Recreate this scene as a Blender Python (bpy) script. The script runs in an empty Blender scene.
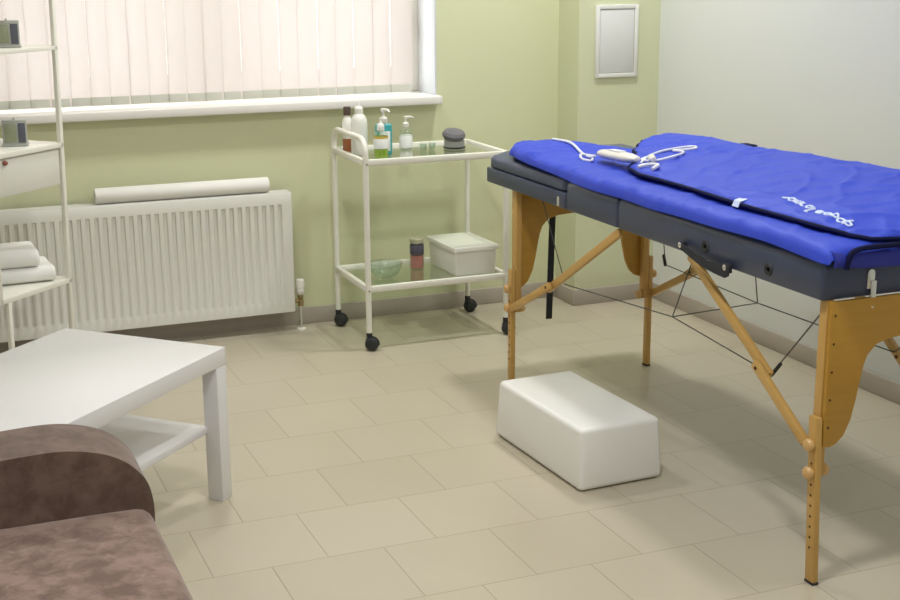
import bpy, bmesh, math, random
from mathutils import Vector, Matrix, noise
random.seed(7)
S = bpy.context.scene
COL = S.collection
PI = math.pi
S.view_settings.view_transform = 'Standard'
S.view_settings.look = 'None'
S.view_settings.gamma = 1.0
S.view_settings.exposure = 0.0
S.view_settings.use_curve_mapping = False

# ------------------------------------------------------------------ materials
def lin(c):
    c = c / 255.0
    return c / 12.92 if c <= 0.04045 else ((c + 0.055) / 1.055) ** 2.4
def rgb(r, g, b):
    return (lin(r), lin(g), lin(b), 1.0)
def base(name):
    m = bpy.data.materials.new(name); m.use_nodes = True
    nt = m.node_tree
    return m, nt, nt.nodes['Principled BSDF']
def nd(nt, t, **kw):
    n = nt.nodes.new(t)
    for k, v in kw.items(): setattr(n, k, v)
    return n
def mat(name, col, rough=0.5, metal=0.0, var=0.04, scale=6.0, bump=0.0, bscale=60.0, spec=0.5, coat=0.0):
    m, nt, b = base(name)
    tc = nd(nt, 'ShaderNodeTexCoord')
    nz = nd(nt, 'ShaderNodeTexNoise'); nz.inputs['Scale'].default_value = scale; nz.inputs['Detail'].default_value = 4
    nt.links.new(tc.outputs['Object'], nz.inputs['Vector'])
    mx = nd(nt, 'ShaderNodeMix', data_type='RGBA')
    mx.inputs[6].default_value = tuple(c * (1 - var) for c in col[:3]) + (1,)
    mx.inputs[7].default_value = tuple(min(1, c * (1 + var)) for c in col[:3]) + (1,)
    nt.links.new(nz.outputs['Fac'], mx.inputs[0])
    nt.links.new(mx.outputs[2], b.inputs['Base Color'])
    b.inputs['Roughness'].default_value = rough
    b.inputs['Metallic'].default_value = metal
    b.inputs['Specular IOR Level'].default_value = spec
    b.inputs['Coat Weight'].default_value = coat
    if bump > 0:
        n2 = nd(nt, 'ShaderNodeTexNoise'); n2.inputs['Scale'].default_value = bscale; n2.inputs['Detail'].default_value = 3
        nt.links.new(tc.outputs['Object'], n2.inputs['Vector'])
        bp = nd(nt, 'ShaderNodeBump'); bp.inputs['Strength'].default_value = bump; bp.inputs['Distance'].default_value = 0.004
        nt.links.new(n2.outputs['Fac'], bp.inputs['Height'])
        nt.links.new(bp.outputs['Normal'], b.inputs['Normal'])
    return m
def wood_mat(name, c1, c2, axis='Z', rough=0.35):
    m, nt, b = base(name)
    tc = nd(nt, 'ShaderNodeTexCoord')
    mp = nd(nt, 'ShaderNodeMapping')
    sc = {'X': (3, 30, 30), 'Y': (30, 3, 30), 'Z': (30, 30, 3)}[axis]
    mp.inputs['Scale'].default_value = sc
    nt.links.new(tc.outputs['Object'], mp.inputs['Vector'])
    nz = nd(nt, 'ShaderNodeTexNoise'); nz.inputs['Scale'].default_value = 1.6; nz.inputs['Detail'].default_value = 6; nz.inputs['Distortion'].default_value = 0.6
    nt.links.new(mp.outputs['Vector'], nz.inputs['Vector'])
    mx = nd(nt, 'ShaderNodeMix', data_type='RGBA')
    mx.inputs[6].default_value = c1; mx.inputs[7].default_value = c2
    nt.links.new(nz.outputs['Fac'], mx.inputs[0])
    nt.links.new(mx.outputs[2], b.inputs['Base Color'])
    b.inputs['Roughness'].default_value = rough
    return m
def glass_mat(name, col, rough=0.02, alpha=0.25):
    # thin clear glass: mostly see-through sheet with a mirror-like skin
    m, nt, b = base(name)
    nt.nodes.remove(b)
    out = nt.nodes['Material Output']
    tr = nd(nt, 'ShaderNodeBsdfTransparent'); tr.inputs['Color'].default_value = col
    gl = nd(nt, 'ShaderNodeBsdfGlossy'); gl.inputs['Roughness'].default_value = rough
    gl.inputs['Color'].default_value = (1, 1, 1, 1)
    lw = nd(nt, 'ShaderNodeLayerWeight'); lw.inputs['Blend'].default_value = 0.5
    pw = nd(nt, 'ShaderNodeMath', operation='POWER'); pw.inputs[1].default_value = 4.0
    nt.links.new(lw.outputs['Facing'], pw.inputs[0])
    ad = nd(nt, 'ShaderNodeMath', operation='MULTIPLY_ADD'); ad.inputs[1].default_value = 0.9; ad.inputs[2].default_value = alpha
    nt.links.new(pw.outputs[0], ad.inputs[0])
    mx = nd(nt, 'ShaderNodeMixShader')
    nt.links.new(ad.outputs[0], mx.inputs['Fac'])
    nt.links.new(tr.outputs[0], mx.inputs[1]); nt.links.new(gl.outputs[0], mx.inputs[2])
    nt.links.new(mx.outputs[0], out.inputs['Surface'])
    return m
def emit_mat(name, col, s):
    m, nt, b = base(name)
    b.inputs['Emission Color'].default_value = col
    b.inputs['Emission Strength'].default_value = s
    b.inputs['Base Color'].default_value = col
    return m
def fabric_translucent(name, col, tcol, fac):
    m, nt, b = base(name)
    out = nt.nodes['Material Output']
    tc = nd(nt, 'ShaderNodeTexCoord')
    mp = nd(nt, 'ShaderNodeMapping'); mp.inputs['Scale'].default_value = (60, 60, 2)
    nt.links.new(tc.outputs['Object'], mp.inputs['Vector'])
    nz = nd(nt, 'ShaderNodeTexNoise'); nz.inputs['Scale'].default_value = 2.0
    nt.links.new(mp.outputs['Vector'], nz.inputs['Vector'])
    mxc = nd(nt, 'ShaderNodeMix', data_type='RGBA')
    mxc.inputs[6].default_value = tuple(c * .97 for c in tcol[:3]) + (1,); mxc.inputs[7].default_value = tcol
    nt.links.new(nz.outputs['Fac'], mxc.inputs[0])
    tl = nd(nt, 'ShaderNodeBsdfTranslucent')
    nt.links.new(mxc.outputs[2], tl.inputs['Color'])
    b.inputs['Base Color'].default_value = col; b.inputs['Roughness'].default_value = 0.9
    b.inputs['Specular IOR Level'].default_value = 0.1
    mx = nd(nt, 'ShaderNodeMixShader'); mx.inputs['Fac'].default_value = fac
    nt.links.new(b.outputs[0], mx.inputs[1]); nt.links.new(tl.outputs[0], mx.inputs[2])
    nt.links.new(mx.outputs[0], out.inputs['Surface'])
    return m
def floor_mat():
    m, nt, b = base('beige_floor_tile')
    g = nd(nt, 'ShaderNodeNewGeometry')
    mp = nd(nt, 'ShaderNodeMapping'); mp.vector_type = 'POINT'
    mp.inputs['Location'].default_value = (-0.618 + 0.3023 * 20, -3.386 + 0.304 * 20, 0)
    nt.links.new(g.outputs['Position'], mp.inputs['Vector'])
    br = nd(nt, 'ShaderNodeTexBrick'); br.offset = 0.5; br.offset_frequency = 2; br.squash = 1.0
    br.inputs['Scale'].default_value = 1.0
    br.inputs['Brick Width'].default_value = 0.3023; br.inputs['Row Height'].default_value = 0.304
    br.inputs['Mortar Size'].default_value = 0.0019; br.inputs['Mortar Smooth'].default_value = 0.3
    br.inputs['Bias'].default_value = 0.0
    br.inputs['Color1'].default_value = rgb(192, 182, 161); br.inputs['Color2'].default_value = rgb(197, 187, 167)
    br.inputs['Mortar'].default_value = rgb(168, 155, 132)
    nt.links.new(mp.outputs['Vector'], br.inputs['Vector'])
    nz = nd(nt, 'ShaderNodeTexNoise'); nz.inputs['Scale'].default_value = 2.2; nz.inputs['Detail'].default_value = 5
    nt.links.new(g.outputs['Position'], nz.inputs['Vector'])
    rp = nd(nt, 'ShaderNodeMapRange'); rp.inputs['To Min'].default_value = 0.94; rp.inputs['To Max'].default_value = 1.05
    nt.links.new(nz.outputs['Fac'], rp.inputs['Value'])
    mx = nd(nt, 'ShaderNodeMix', data_type='RGBA', blend_type='MULTIPLY'); mx.inputs[0].default_value = 1
    nt.links.new(br.outputs['Color'], mx.inputs[6]); nt.links.new(rp.outputs['Result'], mx.inputs[7])
    nt.links.new(mx.outputs[2], b.inputs['Base Color'])
    b.inputs['Roughness'].default_value = 0.28
    b.inputs['Specular IOR Level'].default_value = 0.5
    bp = nd(nt, 'ShaderNodeBump'); bp.inputs['Strength'].default_value = 0.35; bp.inputs['Distance'].default_value = 0.0015; bp.invert = True
    nt.links.new(br.outputs['Fac'], bp.inputs['Height'])
    nt.links.new(bp.outputs['Normal'], b.inputs['Normal'])
    return m
def suede_mat(name, c1, c2):
    m, nt, b = base(name)
    tc = nd(nt, 'ShaderNodeTexCoord')
    n1 = nd(nt, 'ShaderNodeTexNoise'); n1.inputs['Scale'].default_value = 17; n1.inputs['Detail'].default_value = 8; n1.inputs['Roughness'].default_value = 0.65; n1.inputs['Distortion'].default_value = 0.25
    nt.links.new(tc.outputs['Object'], n1.inputs['Vector'])
    cr = nd(nt, 'ShaderNodeValToRGB')
    cr.color_ramp.elements[0].position = 0.40; cr.color_ramp.elements[0].color = c1
    cr.color_ramp.elements[1].position = 0.60; cr.color_ramp.elements[1].color = c2
    nt.links.new(n1.outputs['Fac'], cr.inputs['Fac'])
    nt.links.new(cr.outputs['Color'], b.inputs['Base Color'])
    b.inputs['Roughness'].default_value = 0.85
    b.inputs['Specular IOR Level'].default_value = 0.2
    b.inputs['Sheen Weight'].default_value = 0.35
    b.inputs['Sheen Roughness'].default_value = 0.4
    n2 = nd(nt, 'ShaderNodeTexNoise'); n2.inputs['Scale'].default_value = 300
    nt.links.new(tc.outputs['Object'], n2.inputs['Vector'])
    bp = nd(nt, 'ShaderNodeBump'); bp.inputs['Strength'].default_value = 0.15; bp.inputs['Distance'].default_value = 0.002
    nt.links.new(n2.outputs['Fac'], bp.inputs['Height']); nt.links.new(bp.outputs['Normal'], b.inputs['Normal'])
    return m

M = dict(
    floor=floor_mat(),
    green=mat('pale_green_paint', rgb(209, 212, 177), 0.75, var=0.02, scale=1.5, bump=0.05, bscale=180),
    greenback=mat('pale_green_paint_window_wall', rgb(211, 213, 175), 0.75, var=0.02, scale=1.5, bump=0.05, bscale=180),
    grey=mat('pale_grey_paint', rgb(217, 219, 214), 0.7, var=0.015, scale=1.2, bump=0.05, bscale=180),
    white_wall=mat('white_paint', rgb(206, 210, 214), 0.6, var=0.01),
    ceil=mat('ceiling_white', rgb(232, 230, 222), 0.9, var=0.01),
    plinth=mat('grey_tile_plinth', rgb(178, 168, 156), 0.4, var=0.05, scale=5),
    sill=mat('white_sill_plastic', rgb(232, 228, 222), 0.35, var=0.01),
    slat=fabric_translucent('blind_fabric', rgb(225, 215, 205), rgb(230, 226, 226), 0.6),
    hem=mat('blind_weight', rgb(200, 200, 188), 0.7, var=0.06, scale=40),
    rad=mat('white_radiator_enamel', rgb(226, 225, 217), 0.4, var=0.01),
    raddark=mat('radiator_inner', rgb(120, 118, 108), 0.6, var=0.02),
    paper=mat('white_paper', rgb(240, 238, 232), 0.85, var=0.015, bump=0.1, bscale=200),
    tubewhite=mat('white_enamel_tube', rgb(234, 232, 220), 0.35, var=0.01),
    white=mat('glossy_white_laminate', rgb(230, 228, 228), 0.25, var=0.008),
    stool=mat('white_step_plastic', rgb(242, 241, 236), 0.28, var=0.01),
    plastic=mat('white_plastic', rgb(236, 234, 226), 0.4, var=0.01),
    label=mat('white_label', rgb(232, 234, 230), 0.6, var=0.03, scale=50),
    rubber=mat('black_rubber', rgb(38, 40, 42), 0.55, var=0.1),
    chrome=mat('chrome', (0.75, 0.75, 0.73, 1), 0.18, metal=1.0, var=0.03),
    brass=mat('brass_valve', rgb(170, 150, 110), 0.35, metal=0.9, var=0.05),
    vinyl=mat('charcoal_blue_vinyl', rgb(66, 76, 102), 0.32, var=0.06, scale=14, bump=0.12, bscale=400),
    vinyl2=mat('charcoal_vinyl_side', rgb(64, 73, 98), 0.33, var=0.06, scale=14, bump=0.12, bscale=400),
    strap=mat('black_webbing', rgb(44, 47, 54), 0.8, var=0.08, bump=0.2, bscale=500),
    wood=wood_mat('honey_beech', rgb(190, 148, 78), rgb(210, 168, 98), 'Z'),
    woody=wood_mat('honey_beech_long', rgb(194, 152, 82), rgb(212, 172, 104), 'Y'),
    ply=wood_mat('honey_plywood', rgb(182, 135, 48), rgb(196, 149, 60), 'X', 0.3),
    knob=wood_mat('pale_beech_knob', rgb(204, 160, 96), rgb(220, 180, 120), 'Z'),
    screw=mat('dark_screw', rgb(90, 66, 34), 0.5, metal=0.4),
    cable=mat('steel_cable', rgb(92, 92, 86), 0.45, metal=0.5),
    blue=mat('royal_blue_nylon', rgb(46, 70, 196), 0.55, var=0.06, scale=5, bump=0.25, bscale=45, spec=0.3),
    bluedark=mat('blue_lining', rgb(34, 44, 150), 0.6, var=0.05),
    piping=mat('navy_piping', rgb(15, 19, 58), 0.7, var=0.05, spec=0.15),
    cord=mat('white_cord', rgb(228, 230, 236), 0.4, var=0.02),
    remote=mat('white_remote', rgb(226, 222, 214), 0.4, var=0.02),
    print_=mat('white_print', rgb(214, 226, 250), 0.6, var=0.02),
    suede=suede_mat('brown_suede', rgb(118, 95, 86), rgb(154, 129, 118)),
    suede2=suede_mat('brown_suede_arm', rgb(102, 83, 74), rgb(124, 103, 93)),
    shelfglass=glass_mat('shelf_glass', (0.88, 0.92, 0.87, 1), 0.03, 0.07),
    clear=glass_mat('clear_glass', (0.88, 0.93, 0.89, 1), 0.05, 0.10),
    pane=glass_mat('window_glass', (0.95, 0.96, 0.95, 1), 0.02, 0.02),
    liquid=mat('lime_liquid', rgb(168, 196, 40), 0.25, var=0.05, scale=30),
    amberliq=mat('amber_liquid', rgb(206, 178, 78), 0.25, var=0.05),
    teal=mat('teal_plastic', rgb(64, 164, 166), 0.3, var=0.04),
    amber=mat('amber_glass', rgb(170, 104, 64), 0.2, var=0.05),
    browncap=mat('brown_cap', rgb(88, 70, 62), 0.45, var=0.05),
    darklabel=mat('dark_label', rgb(92, 88, 104), 0.6, var=0.25, scale=70),
    pink=mat('pink_contents', rgb(206, 124, 118), 0.5, var=0.1, scale=60),
    silverlid=mat('grey_tin_lid', rgb(196, 192, 170), 0.4, metal=0.3),
    stonedark=mat('dark_grey_cap', rgb(104, 102, 106), 0.55, var=0.05),
    stonelight=mat('light_grey_body', rgb(164, 164, 160), 0.5, var=0.05),
    device=mat('silver_device', rgb(176, 178, 170), 0.4, metal=0.2, var=0.03),
    screen=mat('greenish_screen', rgb(142, 146, 118), 0.3, var=0.05),
    keypad=mat('dark_keypad', rgb(86, 88, 98), 0.5, var=0.2, scale=120),
    towel=mat('white_towel', rgb(240, 239, 234), 0.95, var=0.02, bump=0.6, bscale=350),
    drawer=mat('white_drawer', rgb(222, 220, 210), 0.45, var=0.01),
    red=mat('reddish_knob', rgb(150, 92, 74), 0.5, var=0.03),
    bluecap=mat('blue_plastic', rgb(96, 150, 196), 0.4, var=0.03),
    lamp=emit_mat('lamp_diffuser', (1.0, 0.95, 0.84, 1), 1.0),
    trim=mat('hatch_white', rgb(226, 226, 220), 0.8, var=0.01),
    hatch=mat('hatch_door', rgb(218, 218, 216), 0.85, var=0.01),
    ground=mat('outside_pavement', rgb(170, 168, 160), 0.9, var=0.1),
)

# ------------------------------------------------------------------ object helpers
W = {}
def T(loc=(0, 0, 0), rz=0.0):
    return Matrix.Translation(Vector(loc)) @ Matrix.Rotation(rz, 4, 'Z')
def obj(name, bm, m, parent=None, smooth=True, angle=35, label=None, subsurf=0):
    """bm is in world coordinates; the object gets its own origin."""
    bmesh.ops.recalc_face_normals(bm, faces=bm.faces)
    me = bpy.data.meshes.new(name)
    bm.to_mesh(me); bm.free()
    vs = [v.co for v in me.vertices]
    lo = Vector((min(v[i] for v in vs) for i in range(3))); hi = Vector((max(v[i] for v in vs) for i in range(3)))
    if parent is None:
        org = Vector(((lo.x + hi.x) / 2, (lo.y + hi.y) / 2, lo.z))
        wm = Matrix.Translation(org); lm = wm
    else:
        wp = W[parent.name]
        org = (lo + hi) / 2
        lo_ = wp.inverted() @ org
        lm = Matrix.Translation(lo_); wm = wp @ lm
    me.transform(wm.inverted())
    for ml in (m if isinstance(m, (list, tuple)) else [m]): me.materials.append(ml)
    if smooth:
        for p in me.polygons: p.use_smooth = True
        try: me.set_sharp_from_angle(angle=math.radians(angle))
        except Exception: pass
    o = bpy.data.objects.new(name, me); COL.objects.link(o)
    if parent: o.parent = parent
    o.matrix_basis = lm
    W[o.name] = wm
    if label: o['label'] = label
    if subsurf:
        md = o.modifiers.new('sub', 'SUBSURF'); md.levels = subsurf; md.render_levels = subsurf
    return o
def thing(name, label, cat, loc=(0, 0, 0), rz=0.0, group=None):
    o = bpy.data.objects.new(name, None); COL.objects.link(o)
    o.empty_display_size = 0.05
    o.matrix_basis = T(loc, rz); W[o.name] = T(loc, rz)
    o['label'] = label; o['category'] = cat
    if group: o['group'] = group
    return o
def tag(o, label, cat, group=None):
    o['label'] = label; o['category'] = cat
    if group: o['group'] = group
    return o
def struct(name, bm, m, parent=None, **kw):
    o = obj(name, bm, m, parent, **kw)
    if parent is None: o['kind'] = 'structure'
    return o
def dup(o, name_parent=None):
    c = o.copy(); COL.objects.link(c)
    if name_parent: c.parent = name_parent
    W[c.name] = (W[name_parent.name] if name_parent else Matrix()) @ c.matrix_basis
    for ch in list(o.children): dup(ch, c)
    return c
def B(): return bmesh.new()
def box(bm, lo, hi, bev=0.0, mtx=None, seg=2):
    r = bmesh.ops.create_cube(bm, size=1.0)
    vs = r['verts']
    c = [(lo[i] + hi[i]) / 2 for i in range(3)]; s = [abs(hi[i] - lo[i]) for i in range(3)]
    for v in vs: v.co = Vector((c[0] + v.co.x * s[0], c[1] + v.co.y * s[1], c[2] + v.co.z * s[2]))
    if bev > 0:
        es = list({e for v in vs for e in v.link_edges})
        rr = bmesh.ops.bevel(bm, geom=es, offset=bev, segments=seg, profile=0.5, affect='EDGES')
        vs = list({v for f in rr['faces'] for v in f.verts} | {v for v in vs if v.is_valid})
    if mtx is not None:
        for v in vs: v.co = mtx @ v.co
    return bm
def frame_axes(d):
    d = d.normalized(); up = Vector((0, 0, 1)) if abs(d.z) < 0.95 else Vector((1, 0, 0))
    a = d.cross(up).normalized(); b = a.cross(d).normalized()
    return a, b
def tube(bm, pts, r, seg=10, closed=False, flat=None):
    pts = [Vector(p) for p in pts]; n = len(pts); rings = []
    pa = None
    for i, p in enumerate(pts):
        if closed: d = pts[(i + 1) % n] - pts[i - 1]
        else: d = pts[min(i + 1, n - 1)] - pts[max(i - 1, 0)]
        d.normalize()
        if pa is None: a, b = frame_axes(d)
        else:
            a = pa - d * pa.dot(d)
            a = a.normalized() if a.length > 1e-5 else frame_axes(d)[0]
            b = a.cross(d).normalized()
        pa = a
        rr = r[i] if isinstance(r, (list, tuple)) else r
        fx, fy = flat if flat else (1, 1)
        rings.append([bm.verts.new(p + a * (math.cos(2 * PI * k / seg) * rr * fx) + b * (math.sin(2 * PI * k / seg) * rr * fy)) for k in range(seg)])
    m = n if closed else n - 1
    for i in range(m):
        A, C = rings[i], rings[(i + 1) % n]
        for k in range(seg):
            bm.faces.new((A[k], A[(k + 1) % seg], C[(k + 1) % seg], C[k]))
    if not closed:
        bm.faces.new(rings[0]); bm.faces.new(rings[-1][::-1])
    return bm
def bar(bm, p0, p1, w, h, up=(0, 0, 1), bev=0.002):
    """rectangular bar from p0 to p1; w across, h along 'up'"""
    p0, p1 = Vector(p0), Vector(p1); d = (p1 - p0); L = d.length; d.normalize()
    u = Vector(up); a = d.cross(u).normalized(); u2 = a.cross(d).normalized()
    mtx = Matrix((( a.x, d.x, u2.x, p0.x), (a.y, d.y, u2.y, p0.y), (a.z, d.z, u2.z, p0.z), (0, 0, 0, 1)))
    return box(bm, (-w / 2, 0, -h / 2), (w / 2, L, h / 2), bev, mtx)
def lathe(bm, prof, c, seg=28, mtx=None, cap=True):
    rings = []
    for r, z in prof:
        if r < 1e-6: rings.append([bm.verts.new((c[0], c[1], c[2] + z))])
        else: rings.append([bm.verts.new((c[0] + r * math.cos(2 * PI * k / seg), c[1] + r * math.sin(2 * PI * k / seg), c[2] + z)) for k in range(seg)])
    for A, C in zip(rings, rings[1:]):
        for k in range(seg):
            k2 = (k + 1) % seg
            if len(A) == 1 and len(C) == 1: continue
            if len(A) == 1: bm.faces.new((A[0], C[k2], C[k]))
            elif len(C) == 1: bm.faces.new((A[k], A[k2], C[0]))
            else: bm.faces.new((A[k], A[k2], C[k2], C[k]))
    if cap:
        for R_ in (rings[0], rings[-1]):
            if len(R_) > 1: bm.faces.new(R_)
    if mtx is not None:
        for R_ in rings:
            for v in R_: v.co = mtx @ v.co
    return bm
def prism(bm, pts, plane, a, b, bev=0.0, mtx=None, seg=2):
    """outline pts in plane 'xy','xz','yz', extruded from a to b along the other axis"""
    def P(q, h):
        if plane == 'xy': return Vector((q[0], q[1], h))
        if plane == 'xz': return Vector((q[0], h, q[1]))
        return Vector((h, q[0], q[1]))
    A = [bm.verts.new(P(q, a)) for q in pts]; C = [bm.verts.new(P(q, b)) for q in pts]
    n = len(pts)
    f0 = bm.faces.new(A); f1 = bm.faces.new(C[::-1])
    for i in range(n): bm.faces.new((A[i], C[i], C[(i + 1) % n], A[(i + 1) % n]))
    vs = A + C
    if bev > 0:
        es = list(f0.edges) + list(f1.edges)
        rr = bmesh.ops.bevel(bm, geom=es, offset=bev, segments=seg, profile=0.5, affect='EDGES')
        vs = list({v for f in rr['faces'] for v in f.verts} | {v for v in vs if v.is_valid})
    if mtx is not None:
        for v in vs: v.co = mtx @ v.co
    return bm
def ribbon(bm, pts, th, h0, h1, plane, mtx=None):
    """closed strip of thickness th following an open polyline, extruded"""
    pts = [Vector(p) for p in pts]; L, R_ = [], []
    for i, p in enumerate(pts):
        d = (pts[min(i + 1, len(pts) - 1)] - pts[max(i - 1, 0)]).normalized()
        n = Vector((-d.y, d.x)); L.append(p + n * th / 2); R_.append(p - n * th / 2)
    return prism(bm, L + R_[::-1], plane, h0, h1, 0, mtx)
def arc(c, r, a0, a1, n):
    return [(c[0] + r * math.cos(math.radians(a0 + (a1 - a0) * i / n)), c[1] + r * math.sin(math.radians(a0 + (a1 - a0) * i / n))) for i in range(n + 1)]
def smoothpath(pts, n=6, closed=False):
    pts = [Vector(p) for p in pts]; out = []
    m = len(pts)
    for i in range(m if closed else m - 1):
        if closed: p0, p1, p2, p3 = pts[i - 1], pts[i], pts[(i + 1) % m], pts[(i + 2) % m]
        else: p0, p1, p2, p3 = pts[max(i - 1, 0)], pts[i], pts[i + 1], pts[min(i + 2, m - 1)]
        for k in range(n):
            t = k / n
            out.append(0.5 * ((2 * p1) + (p2 - p0) * t + (2 * p0 - 5 * p1 + 4 * p2 - p3) * t * t + (3 * p1 - p0 - 3 * p2 + p3) * t ** 3))
    if not closed: out.append(pts[-1])
    return out

# ------------------------------------------------------------------ the room
XL, XR, YB, YW, ZC = -1.3, 3.115, -0.7, 5.34, 2.8
WX0, WX1, WZ0, WZ1 = -0.75, 2.135, 0.945, 2.35      # window opening
YO = 5.62                                            # outer face of the window wall
bm = B(); box(bm, (XL - .12, YB - .12, -.1), (XR + .12, YO + .02, 0)); struct('floor', bm, M['floor'], smooth=False)
bm = B(); box(bm, (XL - .12, YB - .12, ZC), (XR + .12, YO + .02, ZC + .1)); struct('ceiling', bm, M['ceil'], smooth=False)
bm = B(); box(bm, (XR, YB - .12, 0), (XR + .12, YO, ZC)); struct('wall_right', bm, M['grey'], smooth=False)
bm = B(); box(bm, (XL - .12, YB - .12, 0), (XL, YO, ZC)); struct('wall_left', bm, M['grey'], smooth=False)
bm = B(); box(bm, (XL, YB - .12, 0), (XR, YB, ZC)); struct('wall_rear', bm, M['grey'], smooth=False)
bm = B()
box(bm, (XL, YW, 0), (WX0, YO, ZC)); box(bm, (WX1, YW, 0), (XR, YO, ZC))
box(bm, (WX0, YW, 0), (WX1, YO, WZ0 - .034)); box(bm, (WX0, YW, WZ1), (WX1, YO, ZC))
struct('wall_back', bm, M['greenback'], smooth=False)
# plaster lining of the window reveal
bm = B()
box(bm, (WX1 - .004, YW - .002, WZ0 - .034), (WX1 + .002, 5.54, WZ1)); box(bm, (WX0 - .002, YW - .002, WZ0 - .034), (WX0 + .004, 5.54, WZ1))
box(bm, (WX0, YW - .002, WZ1 - .004), (WX1, 5.54, WZ1 + .002))
struct('trim_1', bm, M['white_wall'], smooth=False)
# column boxed out in the corner
CX0, CY0 = 2.717, 5.15
bm = B(); box(bm, (CX0, CY0, 0), (XR, YW, ZC)); struct('wall_column', bm, M['green'], smooth=False)
# window sill board
bm = B(); box(bm, (WX0 - .06, 5.275, WZ0 - .034), (WX1 - .004, 5.55, WZ0), .006)
box(bm, (WX1 - .01, 5.275, WZ0 - .034), (WX1 + .005, YW, WZ0), .004)
struct('trim_2', bm, M['sill'])
# window unit
win = thing('window_1', 'white framed window behind the vertical blind', 'window', ((WX0 + WX1) / 2, 5.57, WZ0))
win['kind'] = 'structure'
bm = B()
for x0, x1 in ((WX0, WX0 + .06), (WX1 - .06, WX1), (.25, .31), (1.15, 1.21)): box(bm, (x0, 5.54, WZ0), (x1, 5.60, WZ1), .004)
box(bm, (WX0 + .006, 5.545, WZ0 + .002), (WX1 - .006, 5.595, WZ0 + .05), .004); box(bm, (WX0 + .006, 5.545, WZ1 - .06), (WX1 - .006, 5.595, WZ1 - .002), .004)
obj('frame', bm, M['plastic'], win)
bm = B(); box(bm, (WX0 + .04, 5.565, WZ0 + .03), (WX1 - .04, 5.571, WZ1 - .04)); obj('pane', bm, M['pane'], win, smooth=False)
bm = B(); box(bm, (2.079, 5.528, 1.165), (2.093, 5.542, 1.262), .003); obj('hinge', bm, M['device'], win, label='small grey window hinge')
# plinth tiles
def plinth(name, lo, hi):
    bm = B(); box(bm, lo, hi, .003); struct(name, bm, M['plinth'])
PH = 0.072
plinth('baseboard_back', (XL + .01, YW - .012, 0), (CX0 - .012, YW, PH))
plinth('baseboard_right', (XR - .012, YB + .01, 0), (XR, CY0, PH))
plinth('baseboard_column', (CX0 - .012, CY0 - .012, 0), (XR - .012, CY0, PH))
plinth('baseboard_column_side', (CX0 - .012, CY0, 0), (CX0, YW - .012, PH))
# ground outside
bm = B(); box(bm, (-12, 5.7, -1.0), (14, 30, -.9)); struct('ground_outside', bm, M['ground'], smooth=False)

# ------------------------------------------------------------------ vertical blind
vb = thing('vertical_blind', 'closed cream vertical blind with pale grey weighted hems, covering the window', 'blind', (.7, 5.40, .955))
bm = B(); box(bm, (WX0 + .03, 5.375, 2.28), (2.06, 5.425, 2.33), .004); obj('headrail', bm, M['plastic'], vb)
gaps = {0: 1}
edges = [2.050, 1.953, 1.876, 1.790, 1.712, 1.635, 1.548, 1.470, 1.392, 1.310, 1.232, 1.158, 1.085, 1.010, .935, .860, .782, .706, .632, .556, .478, .400, .322]
x = .322
while x > WX0 + .1: x -= .0765; edges.append(x)
for i, xe in enumerate(edges[:-1]):
    w = xe - edges[i + 1] + .0006; cx = (xe + edges[i + 1]) / 2; th = math.radians(random.uniform(1.5, 4))
    mt = T((cx, 5.40 + (i % 2) * .002, 0), th)
    bm = B(); n = 6
    A, C = [], []
    for k in range(n + 1):
        u = -w / 2 + w * k / n; bow = .004 * (1 - (2 * k / n - 1) ** 2)
        A.append((u, bow)); 
    prism(bm, [(a, b + .0005) for a, b in A] + [(a, b - .0005) for a, b in A[::-1]], 'xy', .957, 2.285, 0, mt)
    sl = obj('slat', bm, M['slat'], vb)
    bm = B(); gp = .007 if any(abs(xe - g_) < .02 for g_ in (.556, .632, .860, 1.085, 1.232, 1.310, 1.635, 1.712)) else 0; hx = w / 2 - .0004
    box(bm, (-hx, -.004, .957), (hx - gp, .003, .990), .0012, mt)
    obj('hem_weight', bm, M['hem'], sl, label='pale grey weighted hem')

# ------------------------------------------------------------------ hatch on the column
hp = thing('wall_hatch', 'white rectangular access hatch with thin frame mounted on the green column', 'hatch', (2.898, CY0, 1.005))
bm = B()
x0, x1, z0, z1 = 2.795, 3.001, 1.005, 1.313
box(bm, (x0, CY0 - .012, z0), (x0 + .018, CY0 - .0003, z1), .002); box(bm, (x1 - .018, CY0 - .012, z0), (x1, CY0 - .0003, z1), .002)
box(bm, (x0 + .016, CY0 - .012, z0), (x1 - .016, CY0 - .0003, z0 + .018), .002); box(bm, (x0 + .016, CY0 - .012, z1 - .018), (x1 - .016, CY0 - .0003, z1), .002)
obj('frame', bm, M['trim'], hp)
bm = B(); box(bm, (x0 + .02, CY0 - .009, z0 + .02), (x1 - .02, CY0 - .0003, z1 - .02), .002); dr_ = obj('hatch_door', bm, M['hatch'], hp)

# ------------------------------------------------------------------ radiator
rd = thing('radiator', 'white ribbed panel radiator fixed under the window sill', 'radiator', (.6, 5.28, .08))
RX0, RX1, RZ0, RZ1, RY = -.25, 1.452, .084, .588, 5.24
P_ = .0333
bm = B()
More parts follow.
